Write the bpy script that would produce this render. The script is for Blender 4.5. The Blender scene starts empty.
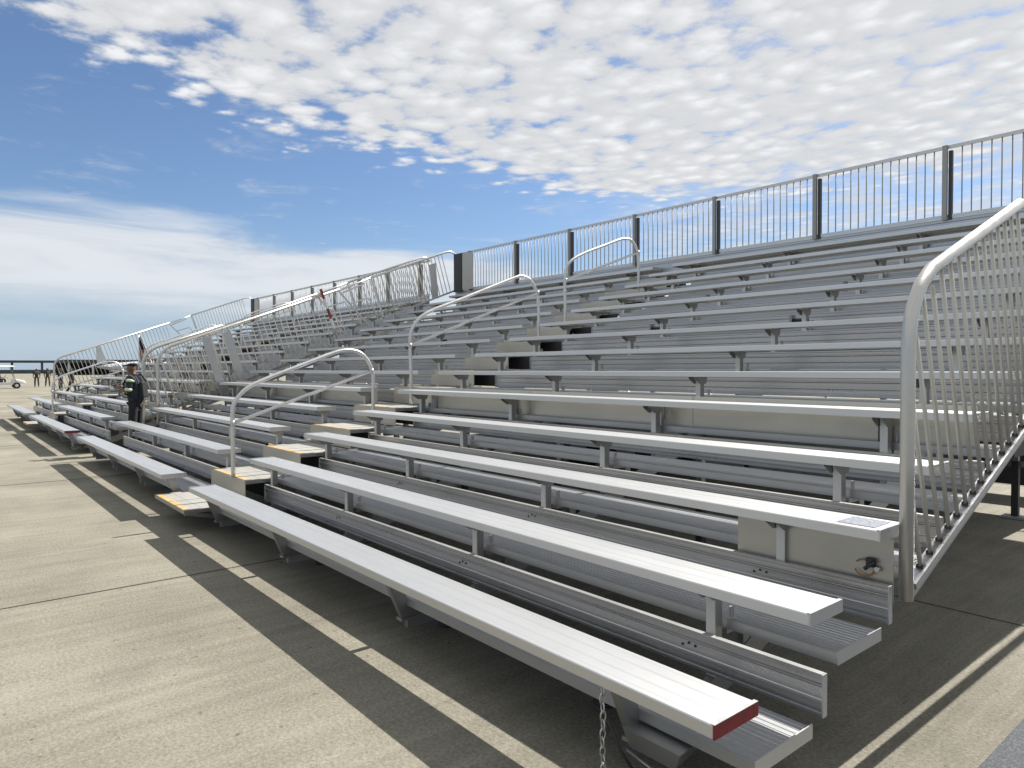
import bpy, bmesh, math, random
from mathutils import Vector, Matrix
random.seed(7)
C = bpy.data.collections.new('scene'); bpy.context.scene.collection.children.link(C)
scene = bpy.context.scene
R = math.radians

# ---------------------------------------------------------------- camera
# Working coordinates: X runs along the benches (away from the viewer), Y up the
# stand, Z up.  Blender x = -X.
CAM_Z = 1.63
yaw, pitch, roll, fpx = .6936, -.0227, -.0033, 699.8
c_, s_ = math.cos(yaw), math.sin(yaw)
F0 = Vector((-c_, s_, 0)); R0 = Vector((s_, c_, 0)); U0v = Vector((0, 0, 1))
Fv = F0*math.cos(pitch) + U0v*math.sin(pitch)
Uv = U0v*math.cos(pitch) - F0*math.sin(pitch)
Rr = R0*math.cos(roll) + Uv*math.sin(roll)
Ur = Uv*math.cos(roll) - R0*math.sin(roll)
cd = bpy.data.cameras.new('camera'); cam = bpy.data.objects.new('camera', cd); C.objects.link(cam)
M3 = Matrix((Rr, Ur, -Fv)).transposed()
cam.matrix_world = Matrix.Translation((0, 0, CAM_Z)) @ M3.to_4x4()
cd.sensor_width = 36; cd.lens = fpx/1024*36; cd.clip_start = .05; cd.clip_end = 8000
scene.camera = cam

# ---------------------------------------------------------------- sky
SUN_EL = R(48.2)
w = bpy.data.worlds.new('World'); scene.world = w; w.use_nodes = True
nt = w.node_tree; N = nt.nodes; L = nt.links
bg = N['Background']
sky = N.new('ShaderNodeTexSky'); sky.sky_type = 'NISHITA'; sky.sun_disc = False
sky.sun_elevation = SUN_EL; sky.sun_rotation = 0.0      # sun over +Y
sky.altitude = 0; sky.air_density = 1.0; sky.dust_density = .6; sky.ozone_density = 2.5
tc = N.new('ShaderNodeTexCoord'); sep = N.new('ShaderNodeSeparateXYZ'); L.new(tc.outputs['Generated'], sep.inputs[0])
def mth(op, a, b=None, c=None, clamp=False, T=None):
    T = T or nt
    n = T.nodes.new('ShaderNodeMath'); n.operation = op; n.use_clamp = clamp
    for i, v in enumerate((a, b, c)):
        if v is None: continue
        if isinstance(v, (int, float)): n.inputs[i].default_value = v
        else: T.links.new(v, n.inputs[i])
    return n.outputs[0]
def sstep(v, a, b, T=None):
    T = T or nt
    n = T.nodes.new('ShaderNodeMapRange'); n.interpolation_type = 'SMOOTHSTEP'
    T.links.new(v, n.inputs[0]); n.inputs[1].default_value = a; n.inputs[2].default_value = b
    return n.outputs[0]
def noise(vec, scale, detail, rough, T=None, dist=0.0, lac=2.0, color=False):
    T = T or nt
    n = T.nodes.new('ShaderNodeTexNoise'); n.inputs['Scale'].default_value = scale; n.inputs['Detail'].default_value = detail
    n.inputs['Roughness'].default_value = rough; n.inputs['Distortion'].default_value = dist; n.inputs['Lacunarity'].default_value = lac
    T.links.new(vec, n.inputs['Vector'])
    return n.outputs['Color' if color else 'Fac']
zc = mth('MAXIMUM', sep.outputs[2], .012)
px = mth('MULTIPLY', mth('DIVIDE', sep.outputs[0], zc), -1.0)
py = mth('DIVIDE', sep.outputs[1], zc)
cmb = N.new('ShaderNodeCombineXYZ'); L.new(px, cmb.inputs[0]); L.new(py, cmb.inputs[1])
P = cmb.outputs[0]
# flakes of high broken cloud
warp = noise(P, 1.1, 4, .6)
edge = mth('ADD', mth('MULTIPLY', mth('MINIMUM', mth('MAXIMUM', py, -.5), 1.3), .42), 2.42)
edge = mth('ADD', edge, mth('MULTIPLY', mth('SUBTRACT', warp, .5), 1.5))
fieldA = sstep(mth('SUBTRACT', edge, px), -.28, .42)
rad = mth('SQRT', mth('ADD', mth('MULTIPLY', px, px), mth('MULTIPLY', py, py)))
fieldA = mth('MULTIPLY', fieldA, mth('SUBTRACT', 1.0, sstep(mth('ADD', rad, mth('MULTIPLY', warp, 1.2)), 4.2, 5.6)))
vor = N.new('ShaderNodeTexVoronoi'); vor.feature = 'SMOOTH_F1'; vor.inputs['Scale'].default_value = 8.0; vor.inputs['Smoothness'].default_value = .22
wv = N.new('ShaderNodeVectorMath'); wv.operation = 'MULTIPLY_ADD'
L.new(noise(P, 5.0, 3, .6, color=True), wv.inputs[0]); wv.inputs[1].default_value = (.16, .16, 0); L.new(P, wv.inputs[2])
L.new(wv.outputs[0], vor.inputs['Vector'])
clump = mth('SUBTRACT', .9, mth('MULTIPLY', vor.outputs['Distance'], 1.25))
big = noise(P, 1.9, 3, .55)
fine = noise(P, 10, 9, .68)
dens = mth('ADD', mth('ADD', mth('MULTIPLY', clump, .50), mth('MULTIPLY', big, .55)), mth('MULTIPLY', fine, .80))
dens = mth('ADD', dens, mth('MULTIPLY', fieldA, .66))
covA = mth('MULTIPLY', sstep(dens, 1.04, 1.42), sstep(fieldA, 0, .25))
# low bank of thin stretched cloud on the left
mpB = N.new('ShaderNodeMapping'); mpB.inputs['Scale'].default_value = (.35, .62, 1); L.new(P, mpB.inputs[0])
mpB.inputs['Scale'].default_value = (2.2, 2.2, 13.0); mpB.inputs['Rotation'].default_value = (0, .05, 0)
L.new(tc.outputs['Generated'], mpB.inputs[0])
nB = noise(mpB.outputs[0], 1.7, 7, .58, dist=.5)
eB = mth('ADD', px, mth('MULTIPLY', mth('SUBTRACT', nB, .5), 2.8))
fB = sstep(eB, 4.7, 5.9)
streak = sstep(nB, .30, .58)
covB = mth('MULTIPLY', fB, mth('ADD', mth('MULTIPLY', streak, .50), .34))
covB = mth('MULTIPLY', covB, mth('SUBTRACT', 1.0, mth('MULTIPLY', sstep(px, 7.0, 19.0), .72)))
# wisps in the blue gap and behind the back fence on the right
nW = noise(P, 2.2, 8, .66, dist=.4)
covW = mth('MULTIPLY', sstep(nW, .54, .80), .5)
sideR = mth('MULTIPLY', sstep(mth('SUBTRACT', mth('MULTIPLY', py, .9), px), -.8, 1.2), mth('MULTIPLY', sstep(nW, .36, .62), .75))
cov = mth('MAXIMUM', mth('MAXIMUM', covA, covB), mth('MAXIMUM', covW, sideR), clamp=True)
shade = mth('ADD', .80, mth('MULTIPLY', sstep(mth('ADD', mth('MULTIPLY', fine, .6), mth('MULTIPLY', clump, .5)), .35, .85), .26))
inB = sstep(px, 4.0, 5.0)
shB = mth('ADD', .84, mth('MULTIPLY', sstep(nB, .3, .7), .14))
shade = mth('ADD', mth('MULTIPLY', shade, mth('SUBTRACT', 1.0, inB)), mth('MULTIPLY', shB, inB))
skc = N.new('ShaderNodeMixRGB'); skc.blend_type = 'MULTIPLY'; skc.inputs[0].default_value = 1; skc.inputs[2].default_value = (.056, .0615, .069, 1)
L.new(sky.outputs[0], skc.inputs[1])
cl = N.new('ShaderNodeMixRGB'); cl.blend_type = 'MULTIPLY'; cl.inputs[0].default_value = 1; cl.inputs[1].default_value = (.50, .51, .525, 1)
L.new(shade, cl.inputs[2])
hz = N.new('ShaderNodeMixRGB'); hz.inputs[2].default_value = (.20, .285, .39, 1)
L.new(mth('MULTIPLY', mth('SUBTRACT', 1.0, sstep(sep.outputs[2], -.02, .22)), .8), hz.inputs[0]); L.new(skc.outputs[0], hz.inputs[1]); skc = hz
mx = N.new('ShaderNodeMixRGB'); L.new(cov, mx.inputs[0]); L.new(skc.outputs[0], mx.inputs[1]); L.new(cl.outputs[0], mx.inputs[2])
L.new(mx.outputs[0], bg.inputs[0]); bg.inputs[1].default_value = 1.0

sd = bpy.data.lights.new('sun', 'SUN'); sd.energy = 5.0; sd.angle = R(.53); sd.color = (1, .955, .89)
so = bpy.data.objects.new('sun', sd); C.objects.link(so)
so.rotation_euler = Vector((0, -math.cos(SUN_EL), -math.sin(SUN_EL))).to_track_quat('-Z', 'Y').to_euler()
vs = scene.view_settings; vs.view_transform = 'Standard'; vs.look = 'None'; vs.exposure = .8; vs.gamma = 1; vs.use_curve_mapping = False
scene.cycles.max_bounces = 6

# ---------------------------------------------------------------- materials
def mat(name, col, rough=.5, metal=0.0, spec=.5):
    m = bpy.data.materials.new(name); m.use_nodes = True
    b = m.node_tree.nodes['Principled BSDF']
    b.inputs['Base Color'].default_value = (*col, 1); b.inputs['Roughness'].default_value = rough
    b.inputs['Metallic'].default_value = metal; b.inputs['Specular IOR Level'].default_value = spec
    return m, m.node_tree, b
def ramp(T, fac, stops):
    r = T.nodes.new('ShaderNodeValToRGB'); T.links.new(fac, r.inputs[0])
    els = r.color_ramp.elements
    while len(els) < len(stops): els.new(.5)
    for e, (p, c) in zip(els, stops):
        e.position = p; e.color = (*c, 1) if len(c) == 3 else c
    return r.outputs[0]
def obvec(T, scale):
    t = T.nodes.new('ShaderNodeTexCoord'); m = T.nodes.new('ShaderNodeMapping'); m.inputs['Scale'].default_value = scale
    T.links.new(t.outputs['Object'], m.inputs[0]); return m.outputs[0]
def aluminium(name, lo, hi, rough, metal, rib=0.0, ribaxis=1, ribscale=60, scuff=.10, rv=.095):
    m, T, b = mat(name, hi, rough, metal)
    v = obvec(T, (.7, 45, 45)); n1 = noise(v, 1.0, 5, .6, T)            # lengthwise rolling streaks
    v2 = obvec(T, (1.6, 7, 7)); n2 = noise(v2, 1.0, 6, .65, T)          # blotchy oxidation
    v3 = obvec(T, (30, 60, 60)); n3 = noise(v3, 1.0, 3, .7, T)
    f = mth('ADD', mth('ADD', mth('MULTIPLY', n1, .45), mth('MULTIPLY', n2, .45)), mth('MULTIPLY', n3, .15), T=T)
    col = ramp(T, f, [(.36, lo), (.62, hi)])
    oi = T.nodes.new('ShaderNodeObjectInfo')
    sc_ = noise(obvec(T, (3.5, 16, 16)), 1.0, 7, .75, T)
    k_ = mth('MULTIPLY', mth('ADD', .93, mth('MULTIPLY', oi.outputs['Random'], .12, T=T), T=T),
             mth('SUBTRACT', 1.0, mth('MULTIPLY', sstep(sc_, .60, .72, T), scuff, T=T), T=T), T=T)
    mq = T.nodes.new('ShaderNodeMixRGB'); mq.blend_type = 'MULTIPLY'; mq.inputs[0].default_value = 1
    T.links.new(col, mq.inputs[1]); T.links.new(k_, mq.inputs[2]); T.links.new(mq.outputs[0], b.inputs['Base Color'])
    rr = T.nodes.new('ShaderNodeMapRange'); T.links.new(n2, rr.inputs[0]); rr.inputs[1].default_value = .3; rr.inputs[2].default_value = .7
    rr.inputs[3].default_value = rough-rv*.74; rr.inputs[4].default_value = rough+rv*1.26; T.links.new(rr.outputs[0], b.inputs['Roughness'])
    bp = T.nodes.new('ShaderNodeBump'); bp.inputs['Distance'].default_value = .0015; bp.inputs['Strength'].default_value = .35
    h = mth('MULTIPLY', n1, .5, T=T)
    if rib:
        t = T.nodes.new('ShaderNodeTexCoord'); se = T.nodes.new('ShaderNodeSeparateXYZ'); T.links.new(t.outputs['Object'], se.inputs[0])
        wv_ = mth('PINGPONG', mth('MULTIPLY', se.outputs[ribaxis], ribscale, T=T), 1.0, T=T)
        h = mth('ADD', h, mth('MULTIPLY', wv_, rib, T=T), T=T)
    T.links.new(h, bp.inputs['Height']); T.links.new(bp.outputs[0], b.inputs['Normal'])
    return m
M = {}
M['seat'] = aluminium('anodised_seat_aluminium', (.52, .525, .525), (.58, .585, .585), .40, .82, rib=.35, ribscale=90, scuff=.10, rv=.02)
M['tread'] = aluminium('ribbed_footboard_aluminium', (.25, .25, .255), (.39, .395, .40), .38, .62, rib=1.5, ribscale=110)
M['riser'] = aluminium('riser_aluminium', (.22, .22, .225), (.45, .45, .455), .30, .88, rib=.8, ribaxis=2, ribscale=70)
M['plate'] = aluminium('mill_finish_plate', (.31, .295, .255), (.48, .46, .405), .34, .6)  # beige in the base colour stands for reflected concrete
M['frame'] = aluminium('frame_aluminium', (.22, .22, .215), (.38, .375, .365), .38, .8)
M['cap'] = aluminium('cast_end_cap', (.33, .33, .325), (.47, .47, .465), .36, .6)
M['pipe'] = aluminium('galvanised_pipe', (.38, .38, .375), (.58, .58, .575), .36, .75)
M['baluster'] = aluminium('dull_baluster', (.38, .36, .305), (.55, .525, .46), .40, .45)
M['guardpipe'] = aluminium('ground_tinted_guard_pipe', (.32, .31, .28), (.54, .525, .485), .34, .75)  # warm tint in the colour imitates the ground mirrored in the pipe
M['step'] = aluminium('step_tread_aluminium', (.28, .27, .24), (.40, .39, .355), .5, .3, rib=1.0, ribaxis=0, ribscale=80)
M['bright'] = aluminium('bright_bracket_face', (.42, .415, .40), (.56, .555, .53), .45, .3)  # bracket fronts coloured paler to imitate light bounced onto them
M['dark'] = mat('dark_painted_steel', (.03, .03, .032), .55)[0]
M['fencepost'] = aluminium('fence_post_metal', (.18, .18, .17), (.28, .28, .265), .5, .5)
def worn(name, col, under, rough, lo=.42, hi=.5, sc=26):
    m, T, b = mat(name, col, rough)
    n = noise(obvec(T, (1, 1, 1)), sc, 6, .7, T)
    T.links.new(ramp(T, n, [(lo-.1, under), (lo, under), (hi, col)]), b.inputs['Base Color'])
    return m
M['red'] = worn('red_paint', (.20, .008, .012), (.14, .01, .012), .5)
M['yellow'] = worn('worn_yellow_paint', (.50, .28, .05), (.40, .36, .30), .6, .40, .56, 18)
M['sticker'] = worn('grey_sticker', (.22, .24, .29), (.09, .10, .14), .5, .44, .52, 60)
M['steel'] = mat('zinc_chain', (.5, .5, .5), .3, .9)[0]
M['orange'] = mat('copper_cable', (.32, .14, .05), .5)[0]
M['rubber'] = mat('tyre_rubber', (.02, .02, .02), .8)[0]
M['white'] = mat('white_paint', (.62, .62, .60), .4)[0]
M['greypaint'] = mat('aircraft_grey', (.42, .45, .48), .45)[0]
M['darkpaint'] = mat('dark_aircraft_paint', (.035, .035, .045), .5)[0]
M['roofdark'] = mat('dark_canopy_fabric', (.05, .055, .065), .8)[0]
M['skin'] = mat('skin', (.13, .062, .038), .55)[0]
M['navy'] = worn('navy_cloth', (.022, .028, .042), (.014, .018, .028), .9, .4, .6, 12)
M['trousers'] = worn('dark_trousers', (.014, .016, .024), (.010, .011, .016), .95, .4, .6, 12)
M['hivis'] = worn('pale_green_reflective', (.55, .66, .42), (.40, .62, .30), .5, .4, .55, 14)
M['flagblue'] = mat('navy_flag_cloth', (.012, .016, .05), .9)[0]
M['black'] = mat('black_fabric', (.010, .010, .012), .85)[0]
M['camo'] = worn('camouflage', (.050, .050, .032), (.022, .024, .018), .9, .45, .5, 9)
M['glass'] = mat('phone_glass', (.01, .01, .012), .1)[0]

# concrete apron
m, T, b = mat('concrete_apron', (.4, .36, .29), .85, 0, .3)
tcg = T.nodes.new('ShaderNodeTexCoord'); G = tcg.outputs['Object']
def gmap(sc, rot=0):
    mp = T.nodes.new('ShaderNodeMapping'); mp.inputs['Scale'].default_value = sc; mp.inputs['Rotation'].default_value = (0, 0, rot)
    T.links.new(G, mp.inputs[0]); return mp.outputs[0]
agg = noise(gmap((1, 1, 1)), 55, 6, .85, T)
blot = noise(gmap((1, 1, 1)), .55, 6, .62, T)
brm = noise(gmap((7, .35, 1), .06), 1.6, 5, .65, T)
pits = noise(gmap((1, 1, 1)), 14, 5, .7, T)
f = mth('ADD', mth('ADD', mth('MULTIPLY', agg, .56, T=T), mth('MULTIPLY', blot, .28, T=T), T=T), mth('MULTIPLY', brm, .16, T=T), T=T)
col = ramp(T, f, [(.38, (.098, .089, .067)), (.50, (.210, .196, .153)), (.61, (.325, .308, .247))])
sepg = T.nodes.new('ShaderNodeSeparateXYZ'); T.links.new(G, sepg.inputs[0])
cg = T.nodes.new('ShaderNodeCombineXYZ')
T.links.new(mth('FLOOR', mth('DIVIDE', mth('ADD', sepg.outputs[0], 5.86, T=T), 6.25, T=T), T=T), cg.inputs[0])
T.links.new(mth('FLOOR', mth('DIVIDE', mth('SUBTRACT', sepg.outputs[1], 5.25, T=T), 6.2, T=T), T=T), cg.inputs[1])
wn = T.nodes.new('ShaderNodeTexWhiteNoise'); T.links.new(cg.outputs[0], wn.inputs[0])
stain = noise(gmap((1.3, .8, 1), .4), .9, 5, .6, T)
slab = mth('MULTIPLY', mth('ADD', .93, mth('MULTIPLY', wn.outputs['Value'], .12, T=T), T=T), mth('SUBTRACT', 1.0, mth('MULTIPLY', sstep(stain, .56, .70, T), .18, T=T), T=T), T=T)
sm_ = T.nodes.new('ShaderNodeMixRGB'); sm_.blend_type = 'MULTIPLY'; sm_.inputs[0].default_value = 1; T.links.new(col, sm_.inputs[1]); T.links.new(slab, sm_.inputs[2]); col = sm_.outputs[0]
pit = sstep(pits, .30, .38, T)
mm = T.nodes.new('ShaderNodeMixRGB'); mm.blend_type = 'MIX'; T.links.new(pit, mm.inputs[0]); mm.inputs[1].default_value = (.09, .078, .056, 1); T.links.new(col, mm.inputs[2])
T.links.new(mm.outputs[0], b.inputs['Base Color'])
bp = T.nodes.new('ShaderNodeBump'); bp.inputs['Strength'].default_value = .8; bp.inputs['Distance'].default_value = .008
T.links.new(mth('ADD', agg, mth('MULTIPLY', pits, .5, T=T), T=T), bp.inputs['Height']); T.links.new(bp.outputs[0], b.inputs['Normal'])
M['concrete'] = m
m, T, b = mat('asphalt', (.05, .055, .06), .8)
n = noise(obvec(T, (1, 1, 1)), 120, 4, .8, T)
T.links.new(ramp(T, n, [(.38, (.015, .018, .022)), (.52, (.036, .042, .052)), (.66, (.12, .125, .13))]), b.inputs['Base Color'])
M['asphalt'] = m
M['joint'] = mat('joint_sealant', (.045, .04, .035), .9)[0]

# ---------------------------------------------------------------- mesh helpers
def V(p): return (-p[0], p[1], p[2])
class MB:
    def __init__(s): s.bm = bmesh.new(); s.mats = []
    def mi(s, m):
        if m not in s.mats: s.mats.append(m)
        return s.mats.index(m)
    def hexa(s, pts, m='frame'):
        k = s.mi(m); vs = [s.bm.verts.new(V(p)) for p in pts]
        for f in ((0,1,2,3), (4,7,6,5), (0,4,5,1), (1,5,6,2), (2,6,7,3), (3,7,4,0)):
            fc = s.bm.faces.new([vs[i] for i in f]); fc.material_index = k
        return s
    def box(s, x0, x1, y0, y1, z0, z1, m='frame'):
        return s.hexa([(x0,y0,z0),(x1,y0,z0),(x1,y1,z0),(x0,y1,z0),(x0,y0,z1),(x1,y0,z1),(x1,y1,z1),(x0,y1,z1)], m)
    def extr(s, prof, x0, x1, m='frame', slices=None):      # (y,z) profile swept along X
        k = s.mi(m); a = [s.bm.verts.new(V((x0, y, z))) for y, z in prof]; b = [s.bm.verts.new(V((x1, y, z))) for y, z in prof]
        n = len(prof)
        for i in range(n):
            f = s.bm.faces.new((a[i], a[(i+1) % n], b[(i+1) % n], b[i])); f.material_index = k
        for q in (a, b[::-1]):
            f = s.bm.faces.new(q); f.material_index = k
        return s
    def tube(s, pts, r, m='pipe', seg=10, r2=None, closed=False):
        k = s.mi(m); P = [Vector(V(p)) for p in pts]; rings = []; n = len(P)
        up = None
        for i, p in enumerate(P):
            if closed: d = (P[(i+1) % n]-P[i-1])
            else: d = (P[min(i+1, n-1)]-P[max(i-1, 0)])
            d.normalize()
            if up is None:
                up = d.orthogonal().normalized()
            else:
                up = (up - d*up.dot(d)).normalized()
            q = d.cross(up); rad = r if r2 is None else r+(r2-r)*i/(n-1)
            rings.append([s.bm.verts.new(p+(up*math.cos(2*math.pi*j/seg)+q*math.sin(2*math.pi*j/seg))*rad) for j in range(seg)])
        for i in range(n if closed else n-1):
            A, B = rings[i], rings[(i+1) % n]
            for j in range(seg):
                f = s.bm.faces.new((A[j], A[(j+1) % seg], B[(j+1) % seg], B[j])); f.material_index = k; f.smooth = True
        if not closed:
            for q in (rings[0][::-1], rings[-1]):
                f = s.bm.faces.new(q); f.material_index = k
        return s
    def bar(s, a, b, w, h, m='frame', up=(0, 0, 1)):          # rectangular bar between two points
        A, B = Vector(a), Vector(b); d = (B-A).normalized(); u = Vector(up); sd = d.cross(u).normalized()*(w/2); u2 = sd.cross(d).normalized()*(h/2)
        return s.hexa([A-sd-u2, A+sd-u2, A+sd+u2, A-sd+u2, B-sd-u2, B+sd-u2, B+sd+u2, B-sd+u2], m)
    def build(s, name, parent=None, bevel=0):
        bmesh.ops.recalc_face_normals(s.bm, faces=s.bm.faces[:])
        me = bpy.data.meshes.new(name); s.bm.to_mesh(me); s.bm.free()
        for m_ in s.mats: me.materials.append(M[m_])
        o = bpy.data.objects.new(name, me); C.objects.link(o)
        if parent: o.parent = parent
        if bevel:
            bv = o.modifiers.new('bevel', 'BEVEL'); bv.width = bevel; bv.segments = 2; bv.limit_method = 'ANGLE'; bv.angle_limit = R(50)
        return o
def tag(o, label=None, cat=None, group=None, kind=None):
    for k, v in (('label', label), ('category', cat), ('group', group), ('kind', kind)):
        if v: o[k] = v
    return o
def empty(name, p, rz=0):
    o = bpy.data.objects.new(name, None); C.objects.link(o); o.location = V(p); o.rotation_euler = (0, 0, rz); o.empty_display_size = .2
    return o
def children(o): return [c for c in C.objects if c.parent == o]
def copy_tree(o, parent=None):
    c = o.copy(); C.objects.link(c)
    c.parent = parent
    for ch in children(o): copy_tree(ch, c)
    return c

# ---------------------------------------------------------------- ground
g = MB(); g.box(6000, -1500, -2500, 4000, -.5, 0, 'concrete'); tag(g.build('ground'), kind='structure')
# (one big sheet; expansion joints as thin sealed strips)
j = MB()
for X in [5.86+6.25*i for i in range(-1, 14)]:
    pts = []
    y = -30.0; last = X
    while y < 45:
        nx = X+random.uniform(-.004, .004)
        j.hexa([(last-.004, y, .001), (last+.004, y, .001), (nx+.004, y+1.5, .001), (nx-.004, y+1.5, .001),
                (last-.004, y, .004), (last+.004, y, .004), (nx+.004, y+1.5, .004), (nx-.004, y+1.5, .004)], 'joint')
        last = nx; y += 1.5
for Y in (-7.2, -1.0, 5.25, 11.4, 17.6):
    j.box(-30, 90, Y-.004, Y+.004, .001, .0035, 'joint')
tag(j.build('pavement_joints'), kind='structure')
a = MB(); a.box(-9, .95, -4, 30, .0005, .004, 'asphalt'); tag(a.build('asphalt_road'), kind='structure')

# ---------------------------------------------------------------- bleacher
UX = 1.25                                   # world X of the right hand guard plane
def lx(X): return X-UX                      # world X -> unit X
RISE, RUN = .2275, .61
sy = lambda k: 1.95+RUN*k
sz = lambda k: .459+RISE*k
ty = lambda k: 2.195+RUN*k
tz = lambda k: .24+RISE*k
NR = 14
SEATS = [(1.317, 7.36), (8.42, 14.30)]
POSTX = [1.86, 3.66, 5.50, 7.20, 8.62, 10.42, 12.25, 14.02]

def seat_profile(y0, z):
    w_, h, t = .259, .045, .005
    top = [(y0, z-h), (y0, z-.004), (y0+.004, z)]
    for gcen in (.030, .086, .092, .166, .172, .229):        # lengthwise grooves
        top += [(y0+gcen-.0022, z), (y0+gcen-.0008, z-.0006), (y0+gcen+.0008, z-.0006), (y0+gcen+.0022, z)]
    top += [(y0+w_-.004, z), (y0+w_, z-.004), (y0+w_, z-h), (y0+w_-.014, z-h), (y0+w_-.014, z-h+t), (y0+w_-t, z-h+t),
            (y0+w_-t, z-t), (y0+t, z-t), (y0+t, z-h+t), (y0+.014, z-h+t), (y0+.014, z-h)]
    return top
def tread_profile(y0, z, w_=.40):
    h, t = .042, .004
    top = [(y0, z-h), (y0, z+.004), (y0+.008, z+.004), (y0+.010, z)]
    for i in range(1, 13):
        yc = y0+w_*i/13
        top += [(yc-.004, z), (yc-.0025, z+.0022), (yc+.0025, z+.0022), (yc+.004, z)]
    top += [(y0+w_-.002, z), (y0+w_, z-.002), (y0+w_, z-h), (y0+w_-.012, z-h), (y0+w_-.012, z-h+t), (y0+w_-t, z-h+t),
            (y0+w_-t, z-t), (y0+t, z-t), (y0+t, z-h+t), (y0+.012, z-h+t), (y0+.012, z-h)]
    return top
def riser_profile(y0, z0, z1):
    d, t = .026, .004
    f = [(y0, z0), (y0+.0, z0+.012), (y0+.006, z0+.016), (y0+.006, z0+.060), (y0+.003, z0+.064), (y0+.006, z0+.068),
         (y0+.006, z1-.052), (y0-.001, z1-.046), (y0-.001, z1-.040), (y0+.005, z1-.036), (y0+.005, z1-.014), (y0-.002, z1-.010), (y0-.002, z1), (y0+d, z1)]
    return f+[(y0+d, z1-.012), (y0+d-t, z1-.012), (y0+d-t, z1-t), (y0+.012, z1-t), (y0+.012, z0+t), (y0+d-t, z0+t), (y0+d-t, z0+.012), (y0+d, z0+.012), (y0+d, z0)]

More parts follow.
